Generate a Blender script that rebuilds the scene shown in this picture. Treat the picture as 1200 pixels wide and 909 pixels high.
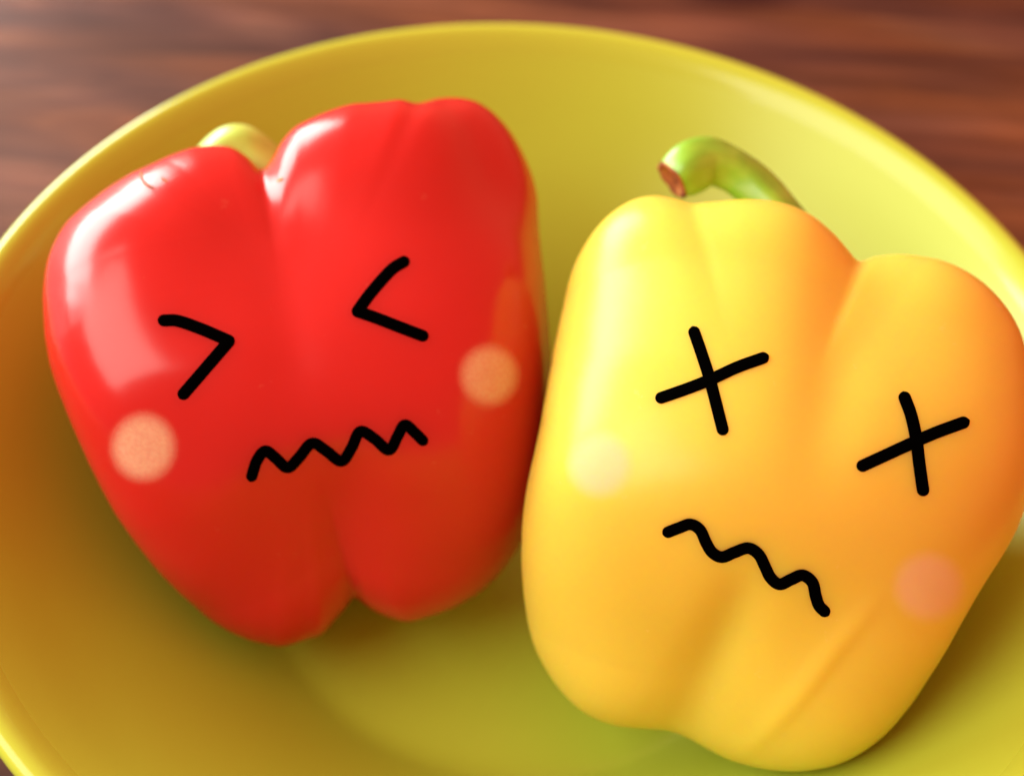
import bpy, bmesh, math
import numpy as np
from mathutils import Vector, Matrix
from mathutils.bvhtree import BVHTree

for o in list(bpy.data.objects):
    bpy.data.objects.remove(o)
scene = bpy.context.scene
COL = scene.collection
R = 0.11                                        # bowl radius, metres

# ---------------------------------------------------------------- camera
pitch, roll, dist = math.radians(50.5), 0.082, 2.567 * R
cp, sp = math.cos(pitch), math.sin(pitch)
FWD, UP0, RT0 = Vector((0, cp, -sp)), Vector((0, sp, cp)), Vector((1, 0, 0))
RIGHT = RT0 * math.cos(roll) + UP0 * math.sin(roll)
UPV = -RT0 * math.sin(roll) + UP0 * math.cos(roll)
CAM = Vector((-0.035 * R, 0.005 * R, 0)) - FWD * dist
cd = bpy.data.cameras.new('camera')
cd.sensor_width, cd.lens = 36.0, 54.0
cd.clip_start, cd.clip_end = 0.01, 50
cd.dof.use_dof = True
cd.dof.focus_distance = 0.245
cd.dof.aperture_fstop = 9.0
cam = bpy.data.objects.new('camera', cd)
M = Matrix((RIGHT, UPV, -FWD)).transposed().to_4x4()
M.translation = CAM
cam.matrix_world = M
COL.objects.link(cam)
scene.camera = cam

# ---------------------------------------------------------------- light: a dim warm room and two windows, beside it on the left and behind it on the left
w = bpy.data.worlds.new('World')
scene.world = w
w.use_nodes = True
bg = w.node_tree.nodes['Background']
bg.inputs[0].default_value = (1.0, 0.23, 0.12, 1)
bg.inputs[1].default_value = 1.15


def area_lamp(name, az, el, d, sx, sy, power, color):
    a, e = math.radians(az), math.radians(el)
    l = bpy.data.lights.new(name, 'AREA')
    l.shape, l.size, l.size_y, l.energy, l.color = 'RECTANGLE', sx, sy, power, color
    o = bpy.data.objects.new(name, l)
    p = Vector((math.cos(a) * math.cos(e), math.sin(a) * math.cos(e), math.sin(e))) * d
    o.location = p
    o.rotation_euler = (-p).to_track_quat('-Z', 'Y').to_euler()
    COL.objects.link(o)
    return o


area_lamp('side_window_light', 198, 40, 1.3, 1.1, 1.0, 18, (0.91, 1.0, 0.88))
area_lamp('back_window_light', 143, 15, 1.2, 1.15, 0.62, 32, (0.93, 1.0, 0.95))

vs = scene.view_settings
vs.view_transform, vs.look, vs.gamma, vs.use_curve_mapping = 'Standard', 'None', 1.0, False
vs.exposure = 0.0
scene.cycles.use_denoising = True
scene.cycles.max_bounces = 10
scene.cycles.diffuse_bounces = 6

# ---------------------------------------------------------------- pepper shape (numpy only)
UNIT = 1800.0          # local pepper units per metre of viewing distance (the lens in picture widths)


def icosphere(n):
    t = (1 + 5 ** .5) / 2
    v = np.array([(-1, t, 0), (1, t, 0), (-1, -t, 0), (1, -t, 0), (0, -1, t), (0, 1, t), (0, -1, -t), (0, 1, -t),
                  (t, 0, -1), (t, 0, 1), (-t, 0, -1), (-t, 0, 1)], float)
    f = np.array([(0, 11, 5), (0, 5, 1), (0, 1, 7), (0, 7, 10), (0, 10, 11), (1, 5, 9), (5, 11, 4), (11, 10, 2), (10, 7, 6), (7, 1, 8),
                  (3, 9, 4), (3, 4, 2), (3, 2, 6), (3, 6, 8), (3, 8, 9), (4, 9, 5), (2, 4, 11), (6, 2, 10), (8, 6, 7), (9, 8, 1)])
    for _ in range(n):
        e = np.concatenate([f[:, [0, 1]], f[:, [1, 2]], f[:, [2, 0]]])
        e.sort(axis=1)
        u, inv = np.unique(e, axis=0, return_inverse=True)
        inv = inv.reshape(-1)
        m = v[u].sum(1) / 2
        a, b, c = [inv[i * len(f):(i + 1) * len(f)] + len(v) for i in range(3)]
        f = np.concatenate([np.stack(q, 1) for q in ((f[:, 0], a, c), (f[:, 1], b, a), (f[:, 2], c, b), (a, b, c))])
        v = np.concatenate([v, m])
    return v / np.linalg.norm(v, axis=1)[:, None], f


def lobe_field(p, lobes, soft):
    """Blend of tapered lobes; negative inside."""
    k = soft(p[:, 1])
    acc = 0
    for ch in lobes:
        best = None
        for (a, b) in zip(ch[:-1], ch[1:]):
            a, b = np.array(a, float), np.array(b, float)
            ab = b[:3] - a[:3]
            t = np.clip(((p - a[:3]) @ ab) / (ab @ ab), 0, 1)
            d = np.linalg.norm(p - a[:3] - t[:, None] * ab, axis=1) - (a[3] + (b[3] - a[3]) * t)
            best = d if best is None else -34 * np.logaddexp(-best / 34, -d / 34)
        acc = acc + np.exp(np.clip(-best / k, -60, 60))
    return -k * np.log(acc + 1e-30)


def pepper_points(dirs, lobes, soft, outline, grooves=()):
    lo, hi = np.full(len(dirs), 20.0), np.full(len(dirs), 480.0)
    for _ in range(26):
        mid = (lo + hi) / 2
        inside = lobe_field(dirs * mid[:, None], lobes, soft) < 0
        lo, hi = np.where(inside, mid, lo), np.where(inside, hi, mid)
    p = dirs * lo[:, None]
    for (gx0, gy0, gx1, gy1, w, dep) in grooves:          # shallow folds and ribs running along the flesh
        a, b = np.array((gx0, gy0), float), np.array((gx1, gy1), float)
        t = np.clip(((p[:, :2] - a) @ (b - a)) / ((b - a) @ (b - a)), 0, 1)
        d = np.linalg.norm(p[:, :2] - a - t[:, None] * (b - a), axis=1)
        g = np.exp(-(d / w) ** 2) * np.sin(np.pi * np.clip(.08 + .9 * t, 0, 1)) * (dirs[:, 2] > 0)
        p -= dirs * (g * dep)[:, None]
    if outline is not None:                               # irregular outline of this one fruit
        ph = np.arctan2(p[:, 1], p[:, 0])
        n = len(outline)
        tab = np.asarray(outline, float)
        u = (ph % (2 * np.pi)) * n / (2 * np.pi)
        i = np.floor(u).astype(int)
        t = u - i
        a, b, c, d = (tab[(i + k) % n] for k in (-1, 0, 1, 2))
        s = .5 * (2 * b + (c - a) * t + (2 * a - 5 * b + 4 * c - d) * t * t + (3 * b - a - 3 * c + d) * t ** 3)
        h = np.clip(np.hypot(dirs[:, 0], dirs[:, 1]), 0, 1)
        w = h * h * (3 - 2 * h)
        s = tab.mean() + (s - tab.mean()) * w ** 5
        p[:, :2] *= s[:, None]
    p[:, 2] *= .78                                        # lying fruit: a little flatter than wide
    return p


def local(pts, c, sx=1):
    return [(x - c[0], c[1] - y, z, r) for (x, y, z, r) in pts]


RED_C, YEL_C = (345, 440), (905, 575)
RED_LOBES = [local(c, RED_C) for c in (
    [(236, 280, 20, 104), (205, 300, 30, 112), (182, 335, 48, 122), (196, 400, 68, 132), (212, 450, 75, 134), (248, 520, 75, 132), (322, 628, 25, 112)],
    [(430, 255, 45, 134), (470, 390, 85, 132), (478, 490, 80, 130), (477, 598, 25, 118)],
    [(542, 222, -25, 106), (522, 380, 20, 108), (500, 560, 0, 98)],
    [(300, 355, -110, 125), (340, 480, -120, 145), (390, 600, -70, 110)],
    [(350, 400, 10, 150), (385, 540, 10, 130)])]
YEL_LOBES = [local(c, YEL_C) for c in (
    [(768, 347, 20, 118), (765, 480, 55, 142), (750, 640, 60, 138), (735, 728, 25, 124)],
    [(900, 347, 45, 110), (870, 480, 85, 140), (880, 600, 80, 130)],
    [(832, 352, 38, 106), (812, 480, 78, 134)],
    [(1078, 418, 10, 118), (1055, 520, 45, 130), (1000, 655, 50, 130), (950, 752, 20, 136)],
    [(930, 740, 20, 120), (868, 792, 5, 92)],
    [(850, 410, -110, 135), (930, 560, -120, 160), (880, 690, -80, 140)],
    [(880, 450, 0, 160), (900, 670, 0, 160)])]
# shallow folds / ribs: x0, y0, x1, y1 (local), width, depth (+ sinks, - raises)
RED_GROOVES = [(-25, 150, 10, -60, 34, 6), (60, -90, 72, -240, 40, 9)]
YEL_GROOVES = [(95, 260, 40, -20, 40, 8), (-25, -90, -118, -300, 32, 17), (110, -130, -50, -310, 13, -5)]

RED_OUTLINE = [
    0.835, 0.835, 0.84, 0.848, 0.86, 0.874, 0.89, 0.906, 0.92, 0.931, 0.938, 0.941, 0.942, 0.942, 0.944, 0.95, 0.961, 0.974, 0.989, 1.002, 1.006,
    1.004, 0.988, 0.99, 0.976, 0.968, 0.967, 0.962, 0.959, 0.958, 0.957, 0.932, 0.88, 0.849, 0.893, 0.918, 0.913, 0.903, 0.892, 0.879, 0.868, 0.858,
    0.85, 0.845, 0.843, 0.844, 0.846, 0.849, 0.852, 0.855, 0.855, 0.854, 0.851, 0.846, 0.841, 0.834, 0.826, 0.818, 0.808, 0.8, 0.792, 0.787, 0.784,
    0.784, 0.786, 0.79, 0.796, 0.803, 0.811, 0.818, 0.826, 0.834, 0.843, 0.854, 0.866, 0.88, 0.895, 0.911, 0.928, 0.944, 0.958, 0.971, 0.98, 0.985,
    0.99, 0.995, 1, 1.007, 1.013, 1.021, 1.017, 1.01, 1.006, 0.972, 0.939, 0.904, 0.954, 0.987, 1.007, 1.005, 1, 0.999, 0.998, 0.999, 1, 1.001, 1.001,
    1, 0.997, 0.991, 0.982, 0.969, 0.954, 0.936, 0.916, 0.896, 0.878, 0.862, 0.849, 0.84]
YEL_OUTLINE = [
    0.86, 0.863, 0.87, 0.88, 0.892, 0.905, 0.917, 0.927, 0.936, 0.94, 0.942, 0.943, 0.942, 0.941, 0.941, 0.942, 0.944, 0.947, 0.951, 0.954, 0.961,
    0.963, 0.952, 0.917, 0.924, 0.932, 0.938, 0.945, 0.949, 0.951, 0.951, 0.949, 0.947, 0.942, 0.938, 0.935, 0.954, 0.969, 0.972, 0.966, 0.957, 0.946,
    0.935, 0.926, 0.917, 0.908, 0.899, 0.887, 0.873, 0.859, 0.843, 0.829, 0.814, 0.802, 0.791, 0.783, 0.778, 0.775, 0.776, 0.78, 0.788, 0.799, 0.813,
    0.829, 0.846, 0.864, 0.88, 0.894, 0.906, 0.913, 0.918, 0.922, 0.924, 0.927, 0.932, 0.938, 0.945, 0.95, 0.953, 0.955, 0.952, 0.953, 0.954, 0.956,
    0.954, 0.954, 0.958, 0.963, 0.968, 0.973, 0.976, 0.977, 0.976, 0.971, 0.965, 0.956, 0.946, 0.936, 0.926, 0.918, 0.911, 0.906, 0.902, 0.898, 0.894,
    0.889, 0.884, 0.878, 0.873, 0.869, 0.866, 0.865, 0.865, 0.865, 0.866, 0.866, 0.865, 0.863, 0.86, 0.859]
RED_DIST, YEL_DIST = 0.29511, 0.27978


def soft_for(a, b, mid=50):
    def k(y):
        u = np.clip((y - (a + b) / 2) / ((b - a) / 2), -1.15, 1.15)
        return 21 + mid * np.exp(-(u / .62) ** 2)
    return k


# ---------------------------------------------------------------- helpers
def link(name, me, mat, parent=None):
    o = bpy.data.objects.new(name, me)
    if mat:
        me.materials.append(mat)
    COL.objects.link(o)
    if parent:
        o.parent = parent
    return o


def mesh(name, verts, faces, smooth=True):
    me = bpy.data.meshes.new(name)
    me.from_pydata([tuple(v) for v in verts], [], [tuple(f) for f in faces])
    me.update()
    if smooth:
        me.polygons.foreach_set('use_smooth', [True] * len(me.polygons))
    return me


def tag(o, label, cat, kind=None, group=None):
    o['label'], o['category'] = label, cat
    if kind:
        o['kind'] = kind
    if group:
        o['group'] = group


def lathe(prof, n=160):
    """Closed surface of revolution from a list of (r, z)."""
    v, f = [], []
    rings = []
    for (r, z) in prof:
        if r < 1e-6:
            rings.append([len(v)])
            v.append((0, 0, z))
        else:
            rings.append(list(range(len(v), len(v) + n)))
            v += [(r * math.cos(2 * math.pi * k / n), r * math.sin(2 * math.pi * k / n), z) for k in range(n)]
    for a, b in zip(rings[:-1], rings[1:]):
        for k in range(n):
            k2 = (k + 1) % n
            if len(a) == 1:
                f.append((a[0], b[k], b[k2]))
            elif len(b) == 1:
                f.append((a[k], b[0], a[k2]))
            else:
                f.append((a[k], b[k], b[k2], a[k2]))
    return v, f


def spline(pts, step):
    """Catmull-Rom through pts (any dimension), resampled evenly."""
    P = np.array(pts, float)
    if len(P) == 2:
        P = np.array([P[0], (P[0] + P[1]) / 2, P[1]])
    Q = np.vstack([2 * P[0] - P[1], P, 2 * P[-1] - P[-2]])
    out = []
    for i in range(1, len(Q) - 2):
        for t in np.linspace(0, 1, 14, endpoint=False):
            a, b, c, d = Q[i - 1:i + 3]
            out.append(.5 * (2 * b + (c - a) * t + (2 * a - 5 * b + 4 * c - d) * t * t + (3 * b - a - 3 * c + d) * t ** 3))
    out.append(P[-1])
    out = np.array(out)
    s = np.r_[0, np.cumsum(np.linalg.norm(np.diff(out[:, :2], axis=0), axis=1))]
    n = max(3, int(s[-1] / step))
    u = np.linspace(0, s[-1], n)
    return np.stack([np.interp(u, s, out[:, k]) for k in range(out.shape[1])], 1)


TZ = -0.0605                                    # table top height below the rim

# ---------------------------------------------------------------- materials
class Nodes:
    def __init__(self, name):
        self.m = bpy.data.materials.new(name)
        self.m.use_nodes = True
        self.t = self.m.node_tree
        self.b = self.t.nodes['Principled BSDF']
        self.out = self.t.nodes['Material Output']

    def n(self, kind, **kw):
        x = self.t.nodes.new(kind)
        for k, v in kw.items():
            if hasattr(x, k) and k not in x.inputs:
                setattr(x, k, v)
            else:
                x.inputs[k].default_value = v
        return x

    def l(self, a, b):
        self.t.links.new(a, b)

    def ramp(self, fac, stops):
        r = self.n('ShaderNodeValToRGB')
        e = r.color_ramp.elements
        while len(e) < len(stops):
            e.new(0.5)
        for x, (p, c) in zip(e, stops):
            x.position, x.color = p, (*c, 1) if len(c) == 3 else c
        self.l(fac, r.inputs[0])
        return r.outputs[0]

    def coords(self, scale=(1, 1, 1), rot=(0, 0, 0)):
        tc = self.n('ShaderNodeTexCoord')
        mp = self.n('ShaderNodeMapping')
        mp.inputs['Scale'].default_value = scale
        mp.inputs['Rotation'].default_value = rot
        self.l(tc.outputs['Object'], mp.inputs[0])
        return mp.outputs[0]

    def noise(self, co, scale, detail=3, rough=.55, dist=0):
        x = self.n('ShaderNodeTexNoise')
        x.inputs['Scale'].default_value = scale
        x.inputs['Detail'].default_value = detail
        x.inputs['Roughness'].default_value = rough
        x.inputs['Distortion'].default_value = dist
        self.l(co, x.inputs['Vector'])
        return x.outputs['Fac']

    def bump(self, h, strength, distance):
        x = self.n('ShaderNodeBump')
        x.inputs['Strength'].default_value = strength
        x.inputs['Distance'].default_value = distance
        self.l(h, x.inputs['Height'])
        self.l(x.outputs[0], self.b.inputs['Normal'])

    def p(self, **kw):
        for k, v in kw.items():
            self.b.inputs[k.replace('_', ' ')].default_value = v


def pepper_mat(name, c_lo, c_hi, rough, coat, blush, grain, fleck, spec, sss=None):
    n = Nodes(name)
    co = n.coords()
    f = n.noise(co, 26, 2)
    a = n.n('ShaderNodeAttribute')
    a.attribute_name = 'blush'
    gr = n.ramp(n.noise(co, 1500, 2), [(.35, (1 - grain,) * 3), (.65, (1, 1, 1))])
    m = n.n('ShaderNodeMath', operation='MULTIPLY')
    n.l(a.outputs['Fac'], m.inputs[0])
    n.l(gr, m.inputs[1])
    mx = n.n('ShaderNodeMix', data_type='RGBA')
    n.l(m.outputs[0], mx.inputs[0])
    n.l(n.ramp(f, [(.3, c_lo), (.7, c_hi)]), mx.inputs[6])
    mx.inputs[7].default_value = (*blush, 1)
    fl = n.ramp(n.noise(co, 210, 5, .7), [(.66, (0, 0, 0)), (.74, (1, 1, 1))])       # tiny pale flecks in the skin
    mf = n.n('ShaderNodeMix', data_type='RGBA')
    mw = n.n('ShaderNodeMath', operation='MULTIPLY')
    n.l(fl, mw.inputs[0])
    mw.inputs[1].default_value = fleck
    n.l(mw.outputs[0], mf.inputs[0])
    n.l(mx.outputs[2], mf.inputs[6])
    mf.inputs[7].default_value = (.9, .7, .4, 1)
    n.l(mf.outputs[2], n.b.inputs['Base Color'])
    ro = n.n('ShaderNodeMapRange')
    n.l(m.outputs[0], ro.inputs[0])
    ro.inputs[3].default_value, ro.inputs[4].default_value = rough, .75
    n.l(ro.outputs[0], n.b.inputs['Roughness'])
    sl = n.n('ShaderNodeMapRange')
    n.l(m.outputs[0], sl.inputs[0])
    sl.inputs[3].default_value, sl.inputs[4].default_value = spec, .1
    n.l(sl.outputs[0], n.b.inputs['Specular IOR Level'])
    n.p(Roughness=rough, IOR=1.48, Coat_Weight=coat, Coat_Roughness=.15, Specular_IOR_Level=.42)
    g = n.noise(co, 120, 2)
    n.bump(g, .08, .0004)
    if sss:
        n.p(Subsurface_Weight=sss[0], Subsurface_Radius=sss[1], Subsurface_Scale=.013)
    return n.m


RED_MAT = pepper_mat('red_pepper_skin', (.475, .014, .014), (.525, .018, .018), .22, 0, (.64, .46, .31), .22, .05, .46, (.7, (1.0, .12, .06)))
YEL_MAT = pepper_mat('yellow_pepper_skin', (.65, .55, .070), (.70, .595, .080), .33, 0, (.70, .58, .29), .1, .22, .30, (.85, (1.0, .42, .08)))


def stem_mat(name, c0, c1, c2):
    n = Nodes(name)
    co = n.coords()
    f = n.noise(co, 70, 3, .6, .4)
    n.l(n.ramp(f, [(.25, c0), (.5, c1), (.75, c2)]), n.b.inputs['Base Color'])
    n.p(Roughness=.38, Coat_Weight=.25, Coat_Roughness=.2)
    n.bump(n.noise(co, 260, 3), .2, .0006)
    return n.m


STEM_PALE = stem_mat('pale_stem', (.30, .60, .07), (.46, .74, .12), (.62, .82, .30))
STEM_GREEN = stem_mat('green_stem', (.11, .36, .02), (.21, .50, .03), (.38, .62, .06))


def cut_mat():
    n = Nodes('dry_cut')
    f = n.noise(n.coords(), 300, 4, .65)
    n.l(n.ramp(f, [(.34, (.07, .016, .005)), (.52, (.34, .10, .02)), (.7, (.55, .28, .07))]), n.b.inputs['Base Color'])
    n.p(Roughness=.85)
    n.bump(f, .6, .0008)
    return n.m


CUT_MAT = cut_mat()


def ink_mat():
    n = Nodes('black_ink')
    n.p(Base_Color=(.0006, .0006, .0006, 1), Roughness=1.0, Specular_IOR_Level=0.0)
    return n.m


INK = ink_mat()


def blush_mat(name, col, strength, grain):
    n = Nodes(name)
    a = n.n('ShaderNodeAttribute')
    a.attribute_name = 'fade'
    f = n.noise(n.coords(), 1500, 2)
    r = n.ramp(f, [(.35, (1 - grain,) * 3), (.65, (1, 1, 1))])
    m1 = n.n('ShaderNodeMath', operation='MULTIPLY')
    n.l(a.outputs['Fac'], m1.inputs[0])
    n.l(r, m1.inputs[1])
    m2 = n.n('ShaderNodeMath', operation='MULTIPLY')
    n.l(m1.outputs[0], m2.inputs[0])
    m2.inputs[1].default_value = strength
    n.l(m2.outputs[0], n.b.inputs['Alpha'])
    n.p(Base_Color=(*col, 1), Roughness=.7, Specular_IOR_Level=.2)
    return n.m


BLUSH_RED = blush_mat('peach_blush', (.80, .46, .28), .15, .22)
BLUSH_YEL = blush_mat('pink_blush', (.85, .68, .36), .15, .08)


def bowl_mat(rough=.3, coat=0):
    n = Nodes('lime_plastic')
    co = n.coords()
    f = n.noise(co, 9, 2)
    n.l(n.ramp(f, [(.3, (.385, .515, .043)), (.7, (.415, .55, .048))]), n.b.inputs['Base Color'])
    n.p(Roughness=rough, IOR=1.48, Specular_IOR_Level=.38, Coat_Weight=coat, Coat_Roughness=.1)
    n.bump(n.noise(co, 700, 2), .06, .0003)
    return n.m


BOWL_MAT = bowl_mat()


def wood_mat():
    n = Nodes('red_brown_wood')
    rz = math.radians(7)
    big = n.noise(n.coords((1, 7, 7), (0, 0, rz)), 4.0, 5, .62, 1.6)
    fine = n.noise(n.coords((4, 60, 60), (0, 0, rz)), 4, 4, .65, .4)
    blot = n.noise(n.coords((1, 2.2, 1), (0, 0, rz)), 9, 3, .5, .6)
    hue = n.noise(n.coords((1, 5, 1), (0, 0, rz)), 11, 2, .5)

    def mul(a, c):
        mx = n.n('ShaderNodeMix', data_type='RGBA', blend_type='MULTIPLY')
        mx.inputs[0].default_value = 1
        n.l(a, mx.inputs[6])
        n.l(c, mx.inputs[7])
        return mx.outputs[2]
    c = n.ramp(big, [(.28, (.050, .016, .010)), (.44, (.098, .036, .018)), (.58, (.170, .068, .030)), (.76, (.080, .028, .017))])
    c = mul(c, n.ramp(fine, [(.3, (.62, .60, .60)), (.65, (1.1, 1.05, 1.05))]))
    c = mul(c, n.ramp(blot, [(.36, (.56, .58, .62)), (.64, (1.12, 1.18, 1.14))]))
    c = mul(c, n.ramp(hue, [(.38, (.92, .98, 1.25)), (.62, (1.06, 1.0, .82))]))
    def blotch(x, y, rx, ry, ang):
        """distance field of an elongated mark on the board"""
        tc = n.n('ShaderNodeTexCoord')
        a = n.n('ShaderNodeMapping')
        a.vector_type = 'TEXTURE'
        a.inputs['Location'].default_value = (x, y, TZ)
        a.inputs['Rotation'].default_value = (0, 0, math.radians(ang))
        a.inputs['Scale'].default_value = (rx, ry, 1)
        n.l(tc.outputs['Object'], a.inputs[0])
        ln = n.n('ShaderNodeVectorMath', operation='LENGTH')
        n.l(a.outputs[0], ln.inputs[0])
        return ln.outputs['Value']
    c = mul(c, n.ramp(blotch(.054, .213, .024, .013, 4), [(.35, (.34, .20, .30)), (1.0, (1, 1, 1))]))     # dark knot
    c = mul(c, n.ramp(blotch(-.088, .179, .034, .009, -22), [(.2, (1.55, 1.75, 1.8)), (1.0, (1, 1, 1))]))  # table sheen painted into the wood as a pale streak
    c = mul(c, n.ramp(blotch(.118, .196, .032, .008, -16), [(.2, (1.25, 1.4, 1.4)), (1.0, (1, 1, 1))]))  # second, fainter pale streak
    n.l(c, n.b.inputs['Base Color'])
    rr = n.ramp(blot, [(.3, (.62,) * 3), (.7, (.45,) * 3)])
    n.p(Specular_IOR_Level=.2)
    n.l(rr, n.b.inputs['Roughness'])
    n.bump(fine, .3, .0008)
    return n.m


WOOD = wood_mat()

# ---------------------------------------------------------------- table
bm = bmesh.new()
bmesh.ops.create_cube(bm, size=1, matrix=Matrix.Translation((0, .25, TZ - .02)) @ Matrix.Diagonal((1.9, 1.3, .04, 1)))
bmesh.ops.bevel(bm, geom=bm.edges[:], offset=.004, segments=3, affect='EDGES')
me = bpy.data.meshes.new('wooden_table')
bm.to_mesh(me)
bm.free()
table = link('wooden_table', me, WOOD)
tag(table, 'reddish brown wooden table top with horizontal grain under the lime bowl', 'table')

# ---------------------------------------------------------------- bowl
bowl = bpy.data.objects.new('bowl', None)
bowl.location = (0, 0, TZ)
COL.objects.link(bowl)
tag(bowl, 'round glossy lime yellow plastic bowl holding both bell peppers', 'bowl')
INNER = [(0, -52.6), (30, -52.6), (44, -52.6), (48, -52.5), (50.6, -52.1), (52.6, -51.2), (54.6, -49.7), (60, -45.2), (65, -41.3), (70, -37.2), (75, -33.1),
         (80, -28.8), (84.6, -24.6), (89, -20.2), (92.7, -16.2), (96, -12.2), (99.4, -8.0), (102.2, -4.7), (103.6, -3.02), (104.3, -2.6), (105.2, -2.2)]
inner = [(r, z) for r, z in INNER]
outer = [(107.6, -2.4), (104.6, -6.2), (99.6, -15.5), (92.2, -23.6), (82.6, -32.8), (70, -43), (58, -52.4), (54, -55.2), (48, -56.0), (20, -56.0), (0, -56.0)]
prof = [(r * 1e-3, (z * 1e-3 - TZ)) for r, z in inner + outer]
v, f = lathe(prof)
link('bowl_wall', mesh('bowl_wall', v, f), BOWL_MAT, bowl)
lip = [(102.7, -4.06), (103.6, -2.93), (104.5, -1.95), (105.5, -1.0), (106.4, -.38), (107.4, -.05), (108.5, -.15), (109.4, -.8), (109.9, -1.9), (109.5, -3.3),
       (108.2, -4.4), (106.6, -4.6), (104.6, -4.8), (102.7, -4.06)]
v, f = lathe([(r * 1e-3, z * 1e-3 - TZ) for r, z in lip[::-1]], 200)
link('rim', mesh('rim', v, f), bowl_mat(.24, .35), bowl)
foot = [(46, -55.9), (52, -55.9), (52.5, -57), (51.5, -60.3), (47.5, -60.3), (46, -57), (46, -55.9)]
v, f = lathe([(r * 1e-3, z * 1e-3 - TZ) for r, z in foot[::-1]], 96)
link('foot_ring', mesh('foot_ring', v, f, False), BOWL_MAT, bowl)

# ---------------------------------------------------------------- peppers
DIRS, TRIS = icosphere(7)


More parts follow.
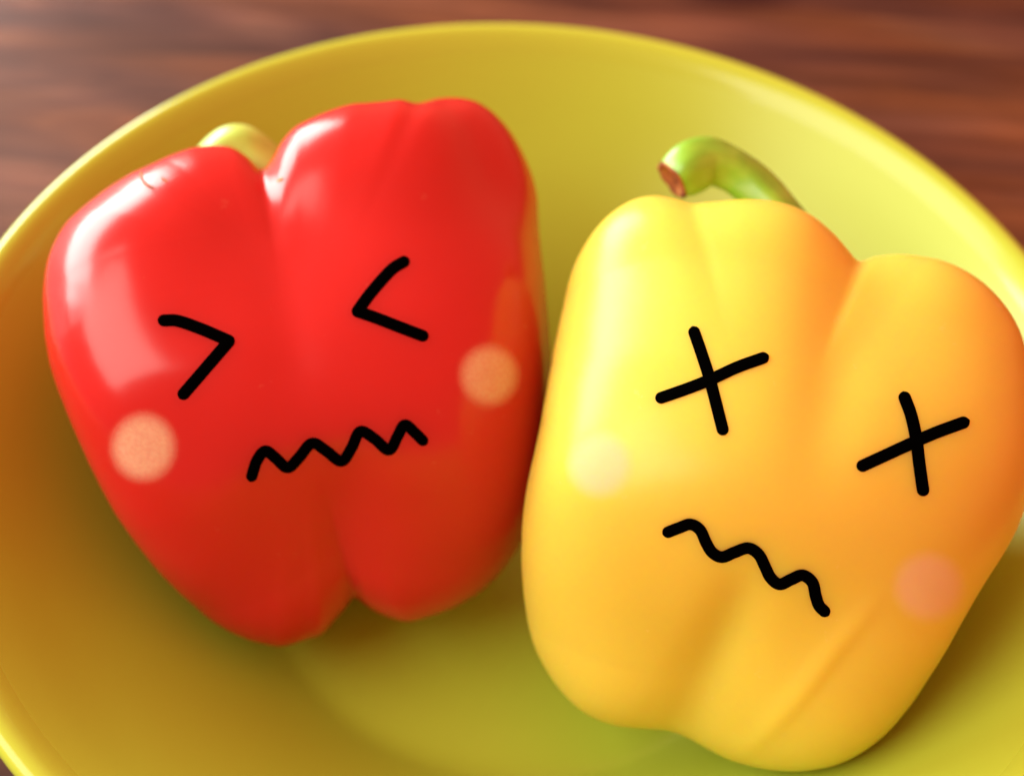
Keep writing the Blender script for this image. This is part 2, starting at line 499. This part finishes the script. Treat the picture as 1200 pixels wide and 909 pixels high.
class Pepper:
    """Local units: one unit = viewing distance / 1800; x right, y towards the stem, z towards the viewer."""

    def __init__(self, name, centre, d, lobes, soft, outline, grooves, mat, cheeks, label, cat):
        ray = (FWD + RIGHT * ((centre[0] - 600) / UNIT) - UPV * ((centre[1] - 454.5) / UNIT)).normalized()
        zb = -ray
        x = (RIGHT - zb * RIGHT.dot(zb)).normalized()
        y = zb.cross(x)
        self.c, self.s = centre, d / UNIT
        self.root = bpy.data.objects.new(name, None)
        m = Matrix((x, y, zb)).transposed().to_4x4()
        m.translation = CAM + ray * d
        self.root.matrix_world = m
        COL.objects.link(self.root)
        tag(self.root, label, cat)
        p = pepper_points(DIRS, lobes, soft, outline, grooves)
        self.p = p
        self.bvh = BVHTree.FromPolygons([Vector(q) for q in p], [tuple(int(i) for i in t) for t in TRIS])
        skin = self.part('skin', p, TRIS.tolist(), mat)
        st = np.zeros(len(p))
        front = p[:, 2] > 0
        for (x, y, rx, ry) in cheeks:                      # chalky blush rubbed into the skin
            q = p[:, :2] / (1 - p[:, 2:] / UNIT)
            rr = np.hypot((q[:, 0] - x + centre[0]) / rx, (q[:, 1] - centre[1] + y) / ry)
            e = np.clip((1 - rr) / .5, 0, 1)
            st = np.maximum(st, np.where(front, e * e * (3 - 2 * e), 0))
        skin.data.attributes.new('blush', 'FLOAT', 'POINT').data.foreach_set('value', st.astype(np.float32))

    def part(self, name, verts, faces, mat, parent=None, smooth=True):
        return link(name, mesh(name, np.asarray(verts, float) * self.s, faces, smooth), mat, parent or self.root)

    def hit(self, x, y):
        """Surface point and normal seen at picture offset (x, y) from the middle of the fruit."""
        o = Vector((0, 0, UNIT))
        d = (Vector((x, y, 0)) - o).normalized()
        h, n, _, _ = self.bvh.ray_cast(o, d)
        if n.z < 0:
            n = -n
        return np.array(h), np.array(n)

    def stroke_geo(self, pts, half, lift):
        q = spline([(x - self.c[0], self.c[1] - y) for x, y in pts], 1.6)
        t0, t1 = q[0] - q[1], q[-1] - q[-2]
        t0, t1 = t0 / np.linalg.norm(t0), t1 / np.linalg.norm(t1)
        cap = np.sin(np.linspace(0, math.pi / 2, 7)[1:]) * half
        q = np.vstack([[q[0] + t0 * c for c in cap[::-1]], q, [q[-1] + t1 * c for c in cap]])
        wd = np.r_[np.sqrt(np.clip(half ** 2 - cap[::-1] ** 2, 0.02, None)), np.full(len(q) - 12, half), np.sqrt(np.clip(half ** 2 - cap ** 2, .02, None))]
        tan = np.gradient(q, axis=0)
        tan /= np.linalg.norm(tan, axis=1)[:, None]
        nrm = np.stack([-tan[:, 1], tan[:, 0]], 1)
        v, f = [], []
        ks = np.linspace(-1, 1, 7)
        for i in range(len(q)):
            for k in ks:
                a, b = q[i] + nrm[i] * wd[i] * k
                h, n = self.hit(a, b)
                v.append(h + n * (.25 + lift * math.sqrt(max(0, 1 - k * k * .97))))
        for i in range(len(q) - 1):
            for j in range(6):
                a = i * 7 + j
                f.append((a, a + 7, a + 8, a + 1))
        return v, f

    def drawing(self, name, strokes, half=7.0, mat=None):
        V, F = [], []
        for i, s in enumerate(strokes):
            v, f = self.stroke_geo(s, half, 1.0 + .35 * i)
            F += [tuple(a + len(V) for a in q) for q in f]
            V += v
        return self.part(name, V, F, mat or INK)

    def cheek(self, x, y, rx, ry, mat):
        nr, na = 14, 56
        V, F, fade = [], [], []
        for i in range(nr + 1):
            for k in range(na):
                a = 2 * math.pi * k / na
                rr = max(i / nr, .004)
                wob = 1 + .02 * math.sin(3 * a + x) + .015 * math.sin(5 * a + y)
                h, n = self.hit(x - self.c[0] + rx * rr * wob * math.cos(a), self.c[1] - y + ry * rr * wob * math.sin(a))
                V.append(h + n * .5)
                e = min(1, max(0, (1 - i / nr) / .5))
                fade.append(e * e * (3 - 2 * e))
        for i in range(nr):
            for k in range(na):
                k2 = (k + 1) % na
                F.append((i * na + k, (i + 1) * na + k, (i + 1) * na + k2, i * na + k2))
        o = self.part('cheek', V, F, mat)
        at = o.data.attributes.new('fade', 'FLOAT', 'POINT')
        at.data.foreach_set('value', fade)
        return o

    def stem(self, pts, mat, ribs=5, rib=.05, end_flare=1.0):
        """pts: (x, y, z, radius) in picture positions; a ribbed tapering tube with rounded far end."""
        q = np.array([(x - self.c[0], self.c[1] - y, z, r) for x, y, z, r in pts], float)
        q = spline(q, 2.5)
        c, r = q[:, :3], q[:, 3]
        tan = np.gradient(c, axis=0)
        tan /= np.linalg.norm(tan, axis=1)[:, None]
        ref = np.cross(tan[0], (0, 0, 1.0))
        n = 30
        V, F = [], []
        for i in range(len(c)):
            ref = ref - tan[i] * ref.dot(tan[i])
            ref /= np.linalg.norm(ref)
            b = np.cross(tan[i], ref)
            for k in range(n):
                a = 2 * math.pi * k / n
                rr = r[i] * (1 + rib * math.cos(ribs * a + .4) + .03 * math.sin(2 * a + i * .05) + .035 * math.sin(i * .22 + 3 * a))
                V.append(c[i] + rr * (math.cos(a) * ref + math.sin(a) * b))
        for i in range(len(c) - 1):
            for k in range(n):
                k2 = (k + 1) % n
                F.append((i * n + k, i * n + k2, (i + 1) * n + k2, (i + 1) * n + k))
        o = self.part('stem', V, F, mat)
        # the cut end: a slightly sunken, uneven disc
        last = len(c) - 1
        ring = [V[last * n + k] for k in range(n)]
        ce = c[last]
        cv, cf = [], []
        for j, (s, dep) in enumerate(((1.0, 0), (1.04, 2.0), (.92, 3.2), (.74, -2.0), (.38, -6.0), (.04, -5.0))):
            for k in range(n):
                cv.append(ce + (np.array(ring[k]) - ce) * s + tan[last] * (dep + (.9 * math.sin(k * 1.7 + j) if 0 < j < 5 else 0)))
        for j in range(5):
            for k in range(n):
                k2 = (k + 1) % n
                cf.append((j * n + k, j * n + k2, (j + 1) * n + k2, (j + 1) * n + k))
        e = self.part('cut_end', cv, cf, CUT_MAT, o)
        return o

    def calyx(self, x, y, z, rad, mat, tilt, parent):
        """five-lobed green collar sitting in the hollow round the stem"""
        V, F = [], []
        n, nr = 60, 5
        for j in range(nr + 1):
            for k in range(n):
                a = 2 * math.pi * k / n
                rr = rad * (j / nr + .01) * (1 + .16 * math.cos(5 * a) * j / nr)
                V.append((rr * math.cos(a), 6 * (1 - (j / nr) ** 2) + (rr / rad) ** 2 * 5, rr * math.sin(a)))
        for k in range(n):
            V.append((V[nr * n + k][0] * .96, -6, V[nr * n + k][2] * .96))
        for j in range(nr + 1):
            for k in range(n):
                k2 = (k + 1) % n
                F.append((j * n + k, j * n + k2, (j + 1) * n + k2, (j + 1) * n + k))
        ct, st = math.cos(tilt), math.sin(tilt)
        W = [(x - self.c[0] + a, self.c[1] - y + b * ct - c_ * st, z + b * st + c_ * ct) for a, b, c_ in V]
        return self.part('calyx', W, F, mat, parent)


RED_CHEEKS = [(174, 522, 43, 46), (573, 440, 42, 43)]
YEL_CHEEKS = [(705, 544, 45, 46), (1078, 683, 46, 46)]
red = Pepper('bell_pepper', RED_C, RED_DIST, RED_LOBES, soft_for(-230, 215), RED_OUTLINE, RED_GROOVES, RED_MAT, RED_CHEEKS,
             'glossy red bell pepper with a squinting face drawn on it, in the lime bowl', 'bell pepper')
red.drawing('eye', [[(197, 377), (213, 377.5), (240, 387), (270, 400)], [(270, 401), (247, 428), (219, 461)]])
red.drawing('eye', [[(472, 307), (457, 317), (434, 343), (418, 365)], [(418, 365.5), (440, 373), (466, 383), (494, 393.5)]])
red.drawing('mouth', [[(296, 556), (302, 538), (311.5, 527), (323, 535), (337, 546.5), (350, 535), (365, 518.5), (381, 527), (399, 539.5),
                       (411, 524), (421, 505), (438, 514), (454.5, 527), (465, 510), (473, 497.5), (485, 507), (494, 516)]], 6.6)
for ck in RED_CHEEKS:
    red.cheek(*ck, BLUSH_RED)
rs = red.stem([(350, 255, -60, 36), (325, 212, -62, 31), (300, 186, -60, 29), (279, 172, -60, 29), (260, 180, -62, 28), (246, 202, -62, 28), (238, 232, -62, 28)], STEM_PALE)
red.calyx(352, 270, -60, 52, STEM_PALE, math.radians(20), rs)
for s in ([(172, 209), (173, 216), (178, 222), (185, 226)], [(196, 215), (200, 218)], [(327, 215), (331, 212.5)]):
    red.drawing('scar', [s], 1.5, CUT_MAT)

yel = Pepper('bell_pepper', YEL_C, YEL_DIST, YEL_LOBES, soft_for(-235, 245, 50), YEL_OUTLINE, YEL_GROOVES, YEL_MAT, YEL_CHEEKS,
             'yellow bell pepper with crossed out eyes drawn on it, in the lime bowl', 'bell pepper')
yel.drawing('eye', [[(817, 390), (825, 414), (835, 447), (849, 504)], [(778, 466.5), (806, 457), (835, 446), (866, 432), (896, 421.5)]])
yel.drawing('eye', [[(1055, 469), (1062, 490), (1067, 516), (1070, 545), (1073.5, 574)], [(1007, 546.5), (1035, 533.5), (1062, 521), (1088, 509.5), (1119, 498)]])
yel.drawing('mouth', [[(785, 622.6), (798, 617.5), (811, 613.5), (822, 620), (829, 635), (836, 646), (847, 651), (861, 645.5), (877, 640.5), (889, 648),
                       (896, 662), (902, 674), (912, 681.5), (925, 676), (938, 671), (949, 679), (952.5, 694), (956, 705), (962, 711.5)]], 6.8)
for ck in YEL_CHEEKS:
    yel.cheek(*ck, BLUSH_YEL)
ys = yel.stem([(938, 288, -70, 34), (912, 240, -72, 29), (887, 208, -72, 26), (861, 186, -68, 26), (834, 177, -60, 29), (813, 184, -50, 32), (800, 193, -44, 31), (791, 200, -41, 26)], STEM_GREEN)
yel.calyx(932, 300, -70, 50, STEM_GREEN, math.radians(20), ys)
